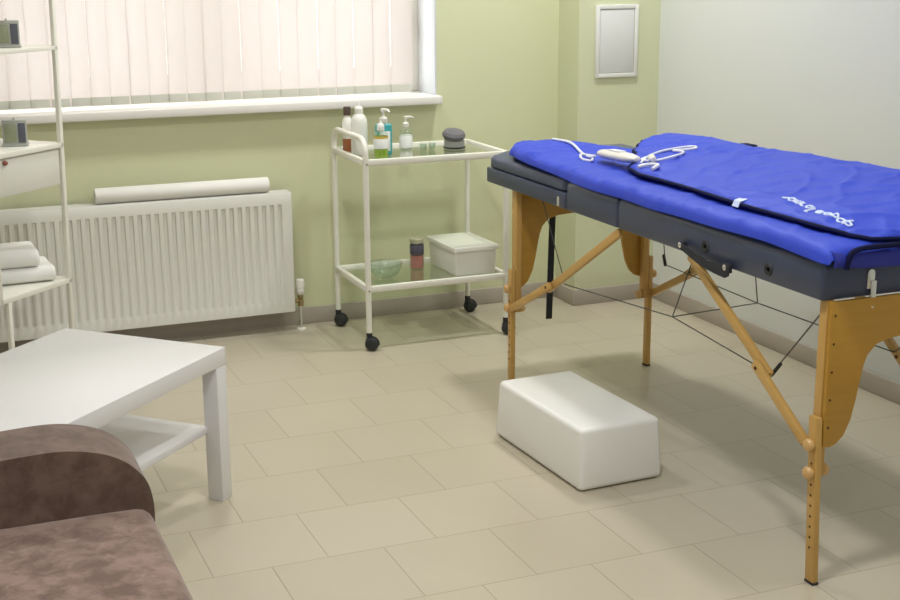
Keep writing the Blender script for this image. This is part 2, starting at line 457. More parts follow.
# pressed front panel: ribs as shallow vertical waves, flat bands at top and bottom
xs = [RX0 + .012]; ys = [0.0]
nr = int((RX1 - RX0 - .05) / P_)
px0 = RX1 - .024 - nr * P_
prof = [(RX0, 0)]
for k in range(nr):
    a = px0 + k * P_
    prof += [(a, 0), (a + P_ * .12, .008), (a + P_ * .42, .008), (a + P_ * .54, 0)]
prof += [(RX1, 0)]
zs = [(RZ0, 0), (RZ0 + .046, 0), (RZ0 + .054, 1), (RZ1 - .054, 1), (RZ1 - .048, 0), (RZ1 - .006, 0), (RZ1, -.6)]
grid = []
for z, k in zs:
    grid.append([bm.verts.new((px, RY + (py * k if k >= 0 else -k * .007), z)) for px, py in prof])
for r0, r1 in zip(grid, grid[1:]):
    for i in range(len(prof) - 1): bm.faces.new((r0[i], r0[i + 1], r1[i + 1], r1[i]))
bk = [[bm.verts.new((px, RY + .014, z)) for px in (RX0, RX1)] for z in (RZ0, RZ1)]
bm.faces.new((bk[0][0], bk[1][0], bk[1][1], bk[0][1]))
obj('front_panel', bm, M['rad'], rd, angle=50)
bm = B(); box(bm, (RX0, RY + .016, RZ0 + .01), (RX1 - .002, RY + .062, RZ1 - .006)); obj('convector', bm, M['raddark'], rd, smooth=False)
for xx in (RX1, RX0):
    bm = B(); box(bm, (xx - .003, RY + .003, RZ0 + .002), (xx + .003, RY + .066, RZ1 - .002), .0015); obj('side_panel', bm, M['rad'], rd)
bm = B()
box(bm, (RX0, RY + .008, RZ1 - .004), (RX1, RY + .02, RZ1 + .001)); box(bm, (RX0, RY + .054, RZ1 - .004), (RX1, RY + .066, RZ1 + .001))
box(bm, (RX0, RY + .018, RZ1 - .004), (RX1, RY + .056, RZ1))
obj('top_grille', bm, M['rad'], rd, smooth=False)
for xx in (.2, 1.1):
    bm = B(); box(bm, (xx, RY + .062, .2), (xx + .04, 5.339, .5)); obj('bracket', bm, M['rad'], rd, smooth=False)
bm = B(); tube(bm, [(RX1 + .002, 5.262, .122), (1.484, 5.262, .122)], .008); tube(bm, [(1.484, 5.262, .1), (1.484, 5.262, .148)], .011)
tube(bm, [(1.484, 5.262, .122), (1.484, 5.24, .122)], .009)
vl = obj('valve', bm, M['brass'], rd, label='brass radiator valve')
bm = B(); lathe(bm, [(.010, .148), (.013, .152), (.017, .158), (.0175, .172), (.0165, .174), (.0165, .177), (.0185, .179), (.0185, .205), (.016, .213), (.008, .216), (0, .216)], (1.484, 5.262, 0)); obj('thermostat_head', bm, M['plastic'], vl, label='white thermostat head')
bm = B(); tube(bm, [(1.484, 5.262, .1), (1.484, 5.262, .002)], .0065); obj('pipe', bm, M['chrome'], rd, label='thin grey supply pipe')
bm = B(); lathe(bm, [(.007, .0005), (.02, .0005), (.018, .005), (.007, .006)], (1.484, 5.262, 0)); obj('pipe_collar', bm, M['plastic'], rd)

# paper roll on the radiator
pr = thing('paper_roll', 'long white paper roll lying on top of the radiator', 'roll', (1.02, 5.274, .589))
bm = B(); rr = .031; cz = .589 + rr
ro = []
n = 40
def ring(x, r): return [bm.verts.new((x, 5.274 + r * math.cos(2 * PI * k / n), cz + r * math.sin(2 * PI * k / n))) for k in range(n)]
Rs = [ring(.676, .012), ring(.676, rr - .001), ring(.678, rr), ring(1.364, rr), ring(1.366, rr - .001), ring(1.366, .012)]
for A, C in zip(Rs, Rs[1:] + Rs[:1]):
    for k in range(n): bm.faces.new((A[k], A[(k + 1) % n], C[(k + 1) % n], C[k]))
obj('paper', bm, M['paper'], pr)
bm = B()
Rs = [ring(.677, .0095), ring(.677, .0118), ring(1.365, .0118), ring(1.365, .0095)]
for A, C in zip(Rs, Rs[1:] + Rs[:1]):
    for k in range(n): bm.faces.new((A[k], A[(k + 1) % n], C[(k + 1) % n], C[k]))
obj('core', bm, M['device'], pr, label='cardboard core')

# ------------------------------------------------------------------ corner shelf unit (left)
u = Vector((-.714, -.70, 0)).normalized(); wv = Vector((-.70, .714, 0)).normalized()
P0 = Vector((.505, 4.80, 0))
shm = Matrix(((u.x, wv.x, .0155, P0.x - .0062), (u.y, wv.y, 0, P0.y), (0, 0, 1, 0), (0, 0, 0, 1)))   # local x: along visible side, y: away to the left
SD, SW = .36, .44
sh = thing('shelf_unit', 'tall white metal shelf unit with thin posts standing before the radiator', 'shelf', P0 + u * .16 + wv * .22, 0)
def post(a, b, z0, z1):
    bm = B(); box(bm, (a - .008, b - .008, z0), (a + .008, b + .008, z1), .002, shm); return obj('post', bm, M['tubewhite'], sh)
for b in (0, SW):
    for a, z1 in ((0, 1.62), (.315, .40)):
        ps = post(a, b, .002, z1)
        bm = B(); box(bm, (a - .010, b - .010, 0), (a + .010, b + .010, .012), .002, shm); obj('foot_cap', bm, M['plastic'], ps)
    post(.353, b, .398, 1.62)
def sheet(z, t, name):
    bm = B()
    box(bm, (-.006, -.006, z - .003), (SD + .006, SW + .006, z), .001, shm)
    for lo, hi in (((-.006, -.008, z - t), (SD + .006, -.005, z + .001)), ((-.006, SW + .005, z - t), (SD + .006, SW + .008, z + .001)),
                   ((-.008, -.006, z - t), (-.005, SW + .006, z + .001)), ((SD + .005, -.006, z - t), (SD + .008, SW + .006, z + .001))):
        box(bm, lo, hi, .0008, shm)
    return obj(name, bm, M['tubewhite'], sh)
sheet(1.226, .012, 'shelf_board'); sheet(.896, .016, 'shelf_board'); sheet(.414, .016, 'shelf_board'); sheet(1.56, .012, 'shelf_board')
bm = B()
box(bm, (.012, .0, .752), (SD - .012, .010, .878), .002, shm); box(bm, (.012, SW - .02, .752), (SD - .012, SW - .01, .878), .002, shm)
box(bm, (.012, .008, .752), (.018, SW - .012, .878), .001, shm); box(bm, (SD - .018, .008, .752), (SD - .012, SW - .012, .878), .001, shm)
box(bm, (.014, .004, .752), (SD - .014, SW - .012, .756), .001, shm)
dw = obj('drawer', bm, M['drawer'], sh)
bm = B(); kx = shm @ Vector((SD * .80, -.004, .864)); lathe(bm, [(0, -.008), (.006, -.008), (.009, -.002), (.008, .004), (0, .006)], (0, 0, 0), 16, Matrix.Translation(kx) @ Matrix.Rotation(PI / 2, 4, Vector((u.x, u.y, 0))))
obj('knob', bm, M['red'], dw, label='reddish brown knob')

# towels on the low shelf
def towel(label, cx, cy, z, L, D, H, layers, rz, grp):
    t = thing('folded_towel', label, 'towel', (cx, cy, z), rz, grp)
    mt = T((cx, cy, z), rz)
    h = H / layers; pts = []
    for k in range(layers):
        y = h * (k + .5); a, b = (-D / 2 + h / 2, D / 2 - h / 2)
        if k % 2: a, b = b, a
        for q in range(9):
            f = q / 8; pts.append((a + (b - a) * f, y + .0015 * math.sin(6 * f + k)))
        if k < layers - 1:
            s = 1 if b > 0 else -1
            for q in range(1, 6):
                an = -PI / 2 + PI * q / 6
                pts.append((b + s * math.cos(an) * h / 2, y + h / 2 + math.sin(an) * h / 2))
    bm = B(); ribbon(bm, pts, h * .96, -L / 2, L / 2, 'yz', mt)
    bmesh.ops.recalc_face_normals(bm, faces=bm.faces)
    caps = sorted(bm.faces, key=lambda f: -len(f.verts))[:2]
    es = list({e for f in caps for e in f.edges})
    bmesh.ops.bevel(bm, geom=es, offset=h * .42, segments=4, profile=.5, affect='EDGES')
    obj('cloth', bm, M['towel'], t, angle=50)
    return t
tz = .4155
ang = math.atan2(u.y, u.x)
towel('wider white folded towel lying directly on the low shelf of the white unit', *(.318, 4.862), tz, .27, .20, .052, 2, PI + .06, 'folded towels on the low shelf')
towel('smaller white folded towel stacked on the other towel on the low shelf', *(.285, 4.862), tz + .053, .24, .185, .062, 2, PI + .04, 'folded towels on the low shelf')

# small devices
def device(label, px, py, z, rz):
    t = thing('tabletop_timer', label, 'timer', (px, py, z), rz, 'small silver devices on the shelf unit')
    mt = T((px, py, z), rz)
    bm = B(); prism(bm, [(-.017, 0), (.017, 0), (.013, .085), (.006, .088), (-.008, .086)], 'yz', -.040, .040, .003, mt); obj('case', bm, M['device'], t)
    bm = B(); box(bm, (-.044, -.022, 0), (.044, .022, .006), .002, mt); obj('stand', bm, M['device'], t)
    sl = Matrix.Translation((0, -.0133, .043)) @ Matrix.Rotation(-math.atan2(.009, .086), 4, 'X')
    bm = B(); box(bm, (-.034, -.0035, -.030), (.006, .001, .032), .001, mt @ sl); obj('screen', bm, M['screen'], t, label='greenish screen')
    bm = B(); box(bm, (.012, -.0035, -.032), (.036, .001, .034), .001, mt @ sl); kp = obj('keypad', bm, M['keypad'], t, label='dark keypad')
    bm = B(); lathe(bm, [(.004, 0), (.004, .006), (.002, .009), (0, .009)], (0, 0, .086), 12, mt); obj('button', bm, M['device'], t)
    return t
device('small silver timer with greenish screen on the drawer shelf below the other timer', .362, 4.775, .8975, math.radians(-8))
device('small silver timer on the topmost visible shelf, above the other timer', .366, 4.79, 1.2275, math.radians(-8))
# blue and white bottle at the picture's edge
q = aq = Vector((.268, 4.81, .8975))
t = thing('lotion_bottle', 'blue and white plastic bottle beside the timer on the drawer shelf', 'bottle', q)
bm = B(); lathe(bm, [(.026, 0), (.028, .004), (.028, .040)], q); obj('body', bm, M['plastic'], t)
bm = B(); lathe(bm, [(.028, .0402), (.028, .10), (.024, .113), (.012, .120), (.011, .13)], q); obj('shoulder', bm, M['bluecap'], t, label='blue upper body')
bm = B(); lathe(bm, [(.013, .128), (.013, .150), (.010, .153), (0, .153)], q); obj('cap', bm, M['plastic'], t)

# ------------------------------------------------------------------ coffee table
a_ct = math.atan2(-.706, -.708)
e1 = Vector((math.cos(a_ct), math.sin(a_ct), 0)); e2 = Vector((-.706, .708, 0)).normalized()
e2 = (e2 - e1 * e2.dot(e1)).normalized()
PC = Vector((.787, 3.585, 0))
cm = Matrix(((e1.x, e2.x, 0, PC.x), (e1.y, e2.y, 0, PC.y), (0, 0, 1, 0), (0, 0, 0, 1)))
cen = cm @ Vector((.45, .275, 0))
ct = thing('coffee_table', 'white laminate coffee table with lower shelf beside the brown sofa', 'table', cen)
bm = B(); box(bm, (0, 0, .40), (.9, .55, .45), .0018, cm); obj('tabletop', bm, M['white'], ct)
for ax in (0, .85):
    for by in (0, .50):
        bm = B(); box(bm, (ax + .0006, by + .0006, 0), (ax + .0494, by + .0494, .3995), .0015, cm); obj('leg', bm, M['white'], ct)
bm = B(); box(bm, (.04, .04, .203), (.86, .51, .222), .0015, cm); obj('shelf', bm, M['white'], ct)

# ------------------------------------------------------------------ brown sofa
so = thing('sofa', 'brown suede sofa with rounded armrest at the lower left', 'sofa', (-.1, 1.75, 0))
ay0, ay1 = 2.57, 2.745
prof = [(-.60, .06), (.395, .06), (.400, .30), (.403, .41), (.401, .455), (.394, .492), (.380, .522), (.352, .552), (.315, .573), (.272, .586), (.222, .593), (.15, .592), (.05, .586), (-.10, .580), (-.60, .575)]
prof = [(x_, z_ - .020 * min(1, max(0, (z_ - .41) / .12))) for x_, z_ in prof]
sprof = [(v.x, v.y) for v in smoothpath([(p[0], p[1], 0) for p in prof[1:]], 5)]
sprof = [prof[0]] + sprof
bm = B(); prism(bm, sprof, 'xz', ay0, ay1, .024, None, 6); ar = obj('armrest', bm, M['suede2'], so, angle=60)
def seam(y): return [(p[0] + (0.003 if i < 5 else 0), y, p[1] + (.003 if i > 5 else 0)) for i, p in enumerate(prof[1:])]
bm = B(); pts = smoothpath([(p[0] - (.004 if i < 5 else .002), ay0 + .006, p[1] - (.0045 if i >= 4 else 0)) for i, p in enumerate(prof[1:])], 4); tube(bm, pts, .0035, 8); obj('piping', bm, M['suede2'], ar)
# seat cushion: pillowed slab
def pillow_block(x0, x1, y0, y1, z0, z1, r, crown, nx=28, ny=36, wob=0.0):
    bm = B()
    def sup(t, r_, L):   # distance-based edge falloff
        d = min(t, L - t)
        if d >= r_: return 0.0
        k = 1 - d / r_
        return r_ * (1 - math.sqrt(max(0, 1 - k * k)))
    def samples(a, b, n):
        L = b - a; out = [a + L * (0.5 - 0.5 * math.cos(PI * (i / n))) for i in range(n + 1)]
        return out
    X = samples(x0, x1, nx); Y = samples(y0, y1, ny)
    top = []
    for x in X:
        row = []
        for y in Y:
            d = max(sup(x - x0, r, x1 - x0), sup(y - y0, r, y1 - y0))
            sx = (x - x0) / (x1 - x0); sy = (y - y0) / (y1 - y0)
            cz = crown * (1 - (2 * sx - 1) ** 4) * (1 - (2 * sy - 1) ** 4)
            row.append(bm.verts.new((x, y, z1 - d + cz + wob * noise.noise(Vector((x * 4, y * 4, 0))))))
        top.append(row)
    for i in range(nx):
        for j in range(ny): bm.faces.new((top[i][j], top[i + 1][j], top[i + 1][j + 1], top[i][j + 1]))
    bd = [top[i][0] for i in range(nx + 1)] + [top[nx][j] for j in range(1, ny + 1)] + [top[i][ny] for i in range(nx - 1, -1, -1)] + [top[0][j] for j in range(ny - 1, 0, -1)]
    lowr = [bm.verts.new((v.co.x, v.co.y, z0)) for v in bd]
    n_ = len(bd)
    for k_ in range(n_): bm.faces.new((bd[k_], bd[(k_ + 1) % n_], lowr[(k_ + 1) % n_], lowr[k_]))
    bm.faces.new(lowr)
    return bm
obj('seat_cushion', pillow_block(-.32, .402, 1.0, 2.60, .25, .432, .045, .010, wob=.004), M['suede'], so, angle=80)
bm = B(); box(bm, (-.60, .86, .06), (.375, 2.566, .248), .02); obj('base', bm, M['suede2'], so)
obj('backrest', pillow_block(-.62, -.33, 1.0, 2.566, .25, .82, .07, .01, wob=.004), M['suede'], so, angle=80)
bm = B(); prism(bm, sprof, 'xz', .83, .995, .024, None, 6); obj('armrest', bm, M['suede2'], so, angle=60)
for fx in (-.5, .3):
    for fy in (.95, 2.6):
        bm = B(); lathe(bm, [(.018, 0), (.024, .06)], (fx, fy, 0), 16); obj('foot', bm, M['rubber'], so)

# ------------------------------------------------------------------ trolley cart
ca = thing('trolley_cart', 'white tubular two tier trolley with glass shelves and black casters', 'cart', (1.94, 5.06, 0))
cx0, cx1, cy0, cy1 = 1.643, 2.238, 4.845, 5.245
R_ = .0115
zt, zl, zh = .748, .248, .838
# handle end: an inverted U
bm = B()
hp_ = [(cx0, cy0, .07)] + [(cx0, cy0, z) for z in (.2, .45, .7, zh - .07)]
hp_ += [(cx0, cy0 + .06 - .06 * math.cos(t * PI / 12), zh - .06 + .06 * math.sin(t * PI / 12)) for t in range(0, 7)]
hp_ += [(cx0, cy1 - .06 + .06 * math.sin(t * PI / 12), zh - .06 + .06 * math.cos(t * PI / 12)) for t in range(0, 7)]
hp_ += [(cx0, cy1, z) for z in (zh - .07, .7, .45, .2, .07)]
tube(bm, hp_, R_, 14); obj('handle_frame', bm, M['tubewhite'], ca)
for yy in (cy0, cy1):
    bm = B(); tube(bm, [(cx1, yy, .07), (cx1, yy, zt + .012)], R_, 14); obj('leg', bm, M['tubewhite'], ca)
def tray(z):
    bm = B()
    for yy in (cy0, cy1): bar(bm, (cx0, yy, z), (cx1, yy, z), .020, .026, bev=.005)
    for xx in (cx0, cx1): bar(bm, (xx, cy0, z), (xx, cy1, z), .020, .026, bev=.005)
    o = obj('shelf_frame', bm, M['tubewhite'], ca)
    bm = B(); box(bm, (cx0 + .008, cy0 + .008, z - .002), (cx1 - .008, cy1 - .008, z + .003), .001); obj('glass_shelf', bm, M['shelfglass'], o, smooth=False, label='greenish glass shelf')
    bm = B()
    for yy in (cy0, cy1):
        lathe(bm, [(0, -.003), (.004, -.003), (.005, 0)], (0, 0, 0), 10, Matrix.Translation((cx0, yy - .0125, z - .004)) @ Matrix.Rotation(-PI / 2, 4, 'X'))
    obj('bolt', bm, M['chrome'], o)
tray(zt); tray(zl)
for xx in (cx0, cx1):
    for yy, ay in ((cy0, -1), (cy1, -1)):
        bm = B()
        ox, oy = xx + .008, yy - .008
        mt = Matrix.Translation((ox, oy, .0275)) @ Matrix.Rotation(-.55, 4, 'Z') @ Matrix.Rotation(PI / 2, 4, 'X')
        lathe(bm, [(0, -.022), (.016, -.022), (.024, -.018), (.0272, -.010), (.0272, -.003), (.022, -.002), (.022, .002), (.0272, .003), (.0272, .010), (.024, .018), (.016, .022), (0, .022)], (0, 0, 0), 28, mt)
        cs = obj('caster', bm, M['rubber'], ca, label='black twin wheel caster')
        bm = B(); prism(bm, arc((0, 0), .0305, -10, 150, 10) + [(-.006, 0)], 'xz', -.006, .006, .001, Matrix.Translation((ox, oy, .0275)) @ Matrix.Rotation(-.55, 4, 'Z'))
        tube(bm, [(xx, yy, .05), (xx, yy, .072)], .012, 14)
        obj('caster_hood', bm, M['rubber'], cs)

# ------------------------------------------------------------------ things on the top glass shelf
ZT = zt + .0035
def pump(bm, c, z, s=1.0, ang=0.0):
    lathe(bm, [(.012 * s, z), (.013 * s, z + .002), (.013 * s, z + .016 * s), (.008 * s, z + .02 * s), (.004 * s, z + .021 * s), (.004 * s, z + .036 * s), (.0075 * s, z + .037 * s), (.008 * s, z + .046 * s), (0, z + .048 * s)], c, 20)
    d = Vector((math.cos(ang), math.sin(ang), 0)); p = Vector(c) + Vector((0, 0, z + .043 * s))
    tube(bm, [p, p + d * .026 * s, p + d * .034 * s - Vector((0, 0, .006 * s))], [.005 * s, .0042 * s, .003 * s], 10)
# amber bottle
c = (1.679, 5.170, ZT)
t = thing('amber_bottle', 'amber bottle with brown cap and white label behind the white bottle on the trolley', 'bottle', c)
bm = B(); lathe(bm, [(.0185, 0), (.0205, .003), (.0205, .112), (.017, .128), (.0105, .140), (.0105, .150)], c); bo = obj('body', bm, M['amber'], t)
bm = B(); lathe(bm, [(.0208, .052), (.0211, .0525), (.0211, .113), (.0175, .129), (.0110, .1405), (.0110, .146)], c, cap=False); obj('label_band', bm, M['paper'], bo, label='white label')
bm = B(); lathe(bm, [(.0145, .146), (.0155, .148), (.0155, .176), (.0135, .180), (0, .180)], c, 24); obj('cap', bm, M['browncap'], t, label='dark brown cap')
# white bottle
c = (1.690, 5.055, ZT)
t = thing('white_bottle', 'tall plain white plastic bottle with round shoulders on the trolley', 'bottle', c)
bm = B(); lathe(bm, [(.029, 0), (.0325, .004), (.033, .02), (.033, .124), (.031, .140), (.025, .153), (.0165, .162), (.0145, .165)], c, 32); obj('body', bm, M['plastic'], t)
bm = B(); lathe(bm, [(.0165, .164), (.0168, .166), (.0168, .184), (.012, .190), (.005, .193), (.004, .207), (.002, .210), (0, .210)], c, 24); obj('cap', bm, M['plastic'], t)
# teal bottle behind
c = (1.768, 4.985, ZT)
t = thing('teal_pump_bottle', 'teal bottle with white pump behind the green soap bottle on the trolley', 'bottle', c)
bm = B(); box(bm, (c[0] - .033, c[1] - .018, c[2]), (c[0] + .033, c[1] + .018, c[2] + .128), .012, None, 4); bo = obj('body', bm, M['teal'], t)
bm = B(); box(bm, (c[0] - .022, c[1] - .0190, c[2] + .020), (c[0] + .0215, c[1] - .017, c[2] + .098), .0005); obj('label_band', bm, M['label'], bo, label='white label')
bm = B(); pump(bm, c, .128, 1.25, -1.3); obj('pump', bm, M['plastic'], t, label='white pump head')
# green soap bottle in front
c = (1.728, 4.905, ZT)
t = thing('soap_bottle', 'clear soap bottle of lime green liquid with white label on the trolley', 'bottle', c)
bm = B(); lathe(bm, [(.026, 0), (.0285, .003), (.0285, .088), (.024, .100), (.013, .110), (.012, .114)], c, 32); bo = obj('body', bm, M['clear'], t)
bm = B(); lathe(bm, [(.0245, .002), (.0272, .004), (.0272, .083)], c, 32); obj('liquid', bm, [M['liquid']], bo, label='lime green liquid')
bm = B(); lathe(bm, [(.0288, .042), (.0291, .0422), (.0291, .080), (.0288, .0805)], c, 32, cap=False); obj('label_band', bm, M['label'], bo, label='white label')
bm = B(); lathe(bm, [(.0286, .0806), (.0287, .081), (.0287, .0885), (.0284, .089)], c, 32, cap=False); obj('neck_stripe', bm, M['amberliq'], bo, label='yellow stripe')
bm = B(); lathe(bm, [(.014, .110), (.0145, .112), (.0145, .126), (.011, .136), (.006, .140), (.005, .146), (0, .147)], c, 24); obj('cap', bm, M['plastic'], t)
# clear pump bottle
c = (1.916, 5.130, ZT)
t = thing('hand_gel_bottle', 'clear gel bottle with white pump standing alone mid trolley top', 'bottle', c)
bm = B(); lathe(bm, [(.024, 0), (.0262, .003), (.0262, .062), (.022, .078), (.014, .088), (.012, .092)], c, 32); bo = obj('body', bm, M['clear'], t)
bm = B(); lathe(bm, [(.0225, .002), (.0250, .004), (.0250, .058)], c, 32); obj('gel', bm, M['label'], bo)
bm = B(); lathe(bm, [(.0264, .008), (.0267, .0082), (.0267, .056), (.0264, .0565)], c, 32, cap=False); obj('label_band', bm, M['label'], bo, label='white label')
bm = B(); pump(bm, c, .090, .95, -.2); obj('pump', bm, M['plastic'], t, label='white pump head')
# two little glass cups
for i, (gx, gy, lb) in enumerate(((1.965, 5.06, 'tiny clear glass cup nearer the gel bottle on the trolley top'), (2.005, 5.065, 'tiny clear glass cup nearer the grey jar on the trolley top'))):
    bm = B(); lathe(bm, [(0, 0), (.012, 0), (.016, .028), (.0145, .028), (.011, .003), (0, .003)], (gx, gy, ZT), 24, cap=False)
    tag(obj('glass_cup', bm, M['clear'], None), lb, 'cup', 'little glass cups on the trolley')
# grey jar with dark domed lid
c = (2.102, 5.06, ZT)
t = thing('grey_jar', 'light grey jar with tilted dark grey domed lid on the trolley', 'jar', c)
bm = B(); lathe(bm, [(.040, 0), (.042, .003), (.042, .034), (.038, .038), (0, .038)], c, 32); obj('body', bm, M['stonelight'], t)
bm = B(); lathe(bm, [(.0425, .002), (.045, .003), (.045, .008), (.0425, .009)], c, 32, cap=False); obj('base_ring', bm, M['rubber'], t, label='black base ring')
bm = B(); lathe(bm, [(0, -.004), (.030, -.004), (.040, 0), (.0475, .012), (.048, .020), (.040, .031), (.022, .037), (0, .039)], (0, 0, 0), 32, Matrix.Translation((c[0] - .006, c[1] - .006, c[2] + .042)) @ Matrix.Rotation(math.radians(14), 4, 'X')); obj('lid', bm, M['stonedark'], t, label='dark grey domed lid')

# ------------------------------------------------------------------ things on the lower glass shelf
ZL = zl + .0035
c = (1.767, 4.99, ZL)
bm = B(); lathe(bm, [(0, 0), (.026, 0), (.044, .010), (.058, .026), (.066, .046), (.070, .066), (.067, .066), (.063, .047), (.055, .029), (.042, .014), (.024, .005), (0, .004)], c, 40, cap=False)
tag(obj('glass_bowl', bm, M['clear'], None), 'clear glass bowl on the lower shelf of the white trolley', 'bowl')
c = (1.950, 5.110, ZL)
t = thing('pink_jar', 'glass jar of pink contents with dark label on the lower trolley shelf', 'jar', c)
bm = B(); lathe(bm, [(.026, 0), (.029, .003), (.029, .108), (.026, .114)], c, 32); bo = obj('body', bm, M['clear'], t)
bm = B(); lathe(bm, [(.025, .002), (.0275, .004), (.0275, .056)], c, 32); obj('contents', bm, M['pink'], bo, label='pink contents')
bm = B(); lathe(bm, [(.0292, .062), (.0295, .0625), (.0295, .1), (.0292, .1005)], c, 32, cap=False); obj('label_band', bm, M['darklabel'], bo, label='dark purple label')
bm = B(); lathe(bm, [(.0285, .108), (.030, .11), (.030, .126), (.028, .128), (0, .128)], c, 32); obj('lid', bm, M['silverlid'], t, label='grey green lid')
# white lidded box
bx = thing('storage_box', 'white plastic box with overhanging lid on the lower trolley shelf', 'box', (2.10, 5.0, ZL))
bxm = T((2.122, 5.03, ZL), math.radians(1.5))
def frustum(bm, w0, d0, w1, d1, z0, z1, bev, mtx):
    r = bmesh.ops.create_cube(bm, size=1.0); vs = r['verts']
    for v in vs:
        w, d, z = (w0, d0, z0) if v.co.z < 0 else (w1, d1, z1)
        v.co = Vector((math.copysign(w / 2, v.co.x), math.copysign(d / 2, v.co.y), z))
    es = list({e for v in vs for e in v.link_edges})
    rr = bmesh.ops.bevel(bm, geom=es, offset=bev, segments=4, profile=.5, affect='EDGES')
    vs = list({v for f in rr['faces'] for v in f.verts} | {v for v in vs if v.is_valid})
    for v in vs: v.co = mtx @ v.co
    return bm
bm = B(); frustum(bm, .176, .27, .186, .28, 0, .102, .006, bxm); obj('tub', bm, M['plastic'], bx)
bm = B(); frustum(bm, .202, .298, .200, .296, .100, .120, .004, bxm); frustum(bm, .176, .272, .17, .266, .119, .1215, .0008, bxm); obj('lid', bm, M['plastic'], bx)

# ------------------------------------------------------------------ white step stool
sm = T((1.850, 3.485, 0), math.radians(2.2))
bm = B(); frustum(bm, .286, .552, .270, .532, .002, .188, .016, sm)
st = tag(obj('step_stool', bm, M['stool'], None, angle=60), 'white plastic step block with rounded edges standing before the massage table', 'step stool')

# ------------------------------------------------------------------ massage table
TX0, TX1, TY0, TY1, TYM, TYB = 1.968, 2.552, 2.487, 4.440, 3.464, 3.805
ZB = .716
mt_ = thing('massage_table', 'folding wooden massage table with charcoal padded top', 'massage table', ((TX0 + TX1) / 2, 3.45, 0))
def padblock(x0, x1, y0, y1, z0, z1, rt, rb=.004, crown=.0, rc=.012):
    """upholstered slab: rounded plan corners, large rounding at the top edge"""
    bm = B()
    def outline(ins):
        r = max(rc - ins, .001); o = []
        for cx, cy, a0 in ((x1 - ins - r, y0 + ins + r, -90), (x1 - ins - r, y1 - ins - r, 0), (x0 + ins + r, y1 - ins - r, 90), (x0 + ins + r, y0 + ins + r, 180)):
            for k in range(6):
                a = math.radians(a0 + 90 * k / 5); o.append((cx + r * math.cos(a), cy + r * math.sin(a)))
        return o
    levels = [(rb, z0), (0, z0 + rb)]
    n = 7
    for k in range(n + 1):
        a = PI / 2 * k / n; levels.append((rt * (1 - math.cos(a)), z1 - rt + rt * math.sin(a)))
    for k in (1, 2, 3): levels.append((rt + .03 * k * k, z1 + crown * (1 - (1 - k / 3) ** 2)))
    rings = [[bm.verts.new((p[0], p[1], z)) for p in outline(i)] for i, z in levels]
    for A, C in zip(rings, rings[1:]):
        for k in range(len(A)): bm.faces.new((A[k], A[(k + 1) % len(A)], C[(k + 1) % len(A)], C[k]))
    bm.faces.new(rings[0][::-1]); bm.faces.new(rings[-1])
    return bm
near = obj('padded_top', padblock(TX0, TX1, TY0, TYM - .0015, ZB, .820, .034, crown=.004), M['vinyl2'], mt_, angle=60)
far = obj('padded_top', padblock(TX0, TX1, TYM + .0015, TYB - .004, ZB, .820, .034, crown=.004), M['vinyl2'], mt_, angle=60)
bm = padblock(TX0, TX1, TYB - .002, TY1, ZB, .769, .004, rc=.015); obj('backrest_rail', bm, M['vinyl2'], mt_, angle=60)
bm = padblock(TX0 + .004, TX1 - .004, TYB + .004, TY1 - .010, .772, .816, .022, crown=.027, rc=.035); bp_ = obj('backrest_pad', bm, M['vinyl'], mt_, angle=60)
bm = B(); box(bm, (TX0 - .003, 3.845, ZB + .004), (TX0 + .004, 3.86, .752), .001); obj('backrest_clip', bm, M['chrome'], mt_, label='small metal clip')
# carry handle with bolts on the long side
bm = B()
hout = [(3.092, .747), (3.05, .737), (3.00, .727), (2.95, .721), (2.90, .722), (2.862, .733), (2.850, .726), (2.852, .700), (2.868, .692), (2.90, .694), (2.95, .698), (3.00, .706), (3.05, .719), (3.096, .730)]
prism(bm, hout, 'yz', TX0 - .017, TX0 - .011, .0015)
box(bm, (TX0 - .012, 3.078, .733), (TX0 - .0002, 3.094, .746), .002); box(bm, (TX0 - .012, 2.855, .706), (TX0 - .0002, 2.872, .730), .002)
hd = obj('carry_handle', bm, M['strap'], mt_, label='black carry handle')
for yy, zz in ((3.084, .739), (2.866, .721)):
    bm = B(); lathe(bm, [(.008, 0), (.008, .002), (.006, .004), (.003, .005), (0, .0052)], (0, 0, 0), 20, Matrix.Translation((TX0 - .0168, yy, zz)) @ Matrix.Rotation(-PI / 2, 4, 'Y')); obj('handle_bolt', bm, M['chrome'], hd, label='shiny bolt')
for yy, zz in ((2.985, .752), (2.700, .749)):
    bm = B(); lathe(bm, [(.006, .0005), (.006, .002), (.010, .004), (.015, .004), (.018, 0)], (0, 0, 0), 24, Matrix.Translation((TX0 + .0005, yy, zz)) @ Matrix.Rotation(-PI / 2, 4, 'Y')); obj('grommet', bm, M['rubber'], mt_, label='black round grommet')
# latch on the near end
bm = B(); lx = 2.105
prism(bm, [(lx - .011, .735), (lx + .011, .735)] + arc((lx, .772), .011, 0, 180, 8), 'xz', TY0 - .005, TY0 - .0002, .001)
prism(bm, [(lx - .003, .700), (lx + .013, .700), (lx + .013, .755), (lx - .003, .755)], 'xz', TY0 - .010, TY0 - .004, .001)
tube(bm, [(lx - .002, TY0 - .008, .70), (lx + .005, TY0 - .010, .688), (lx + .012, TY0 - .008, .70)], .0022, 8)
obj('latch', bm, M['chrome'], mt_, label='chrome latch')

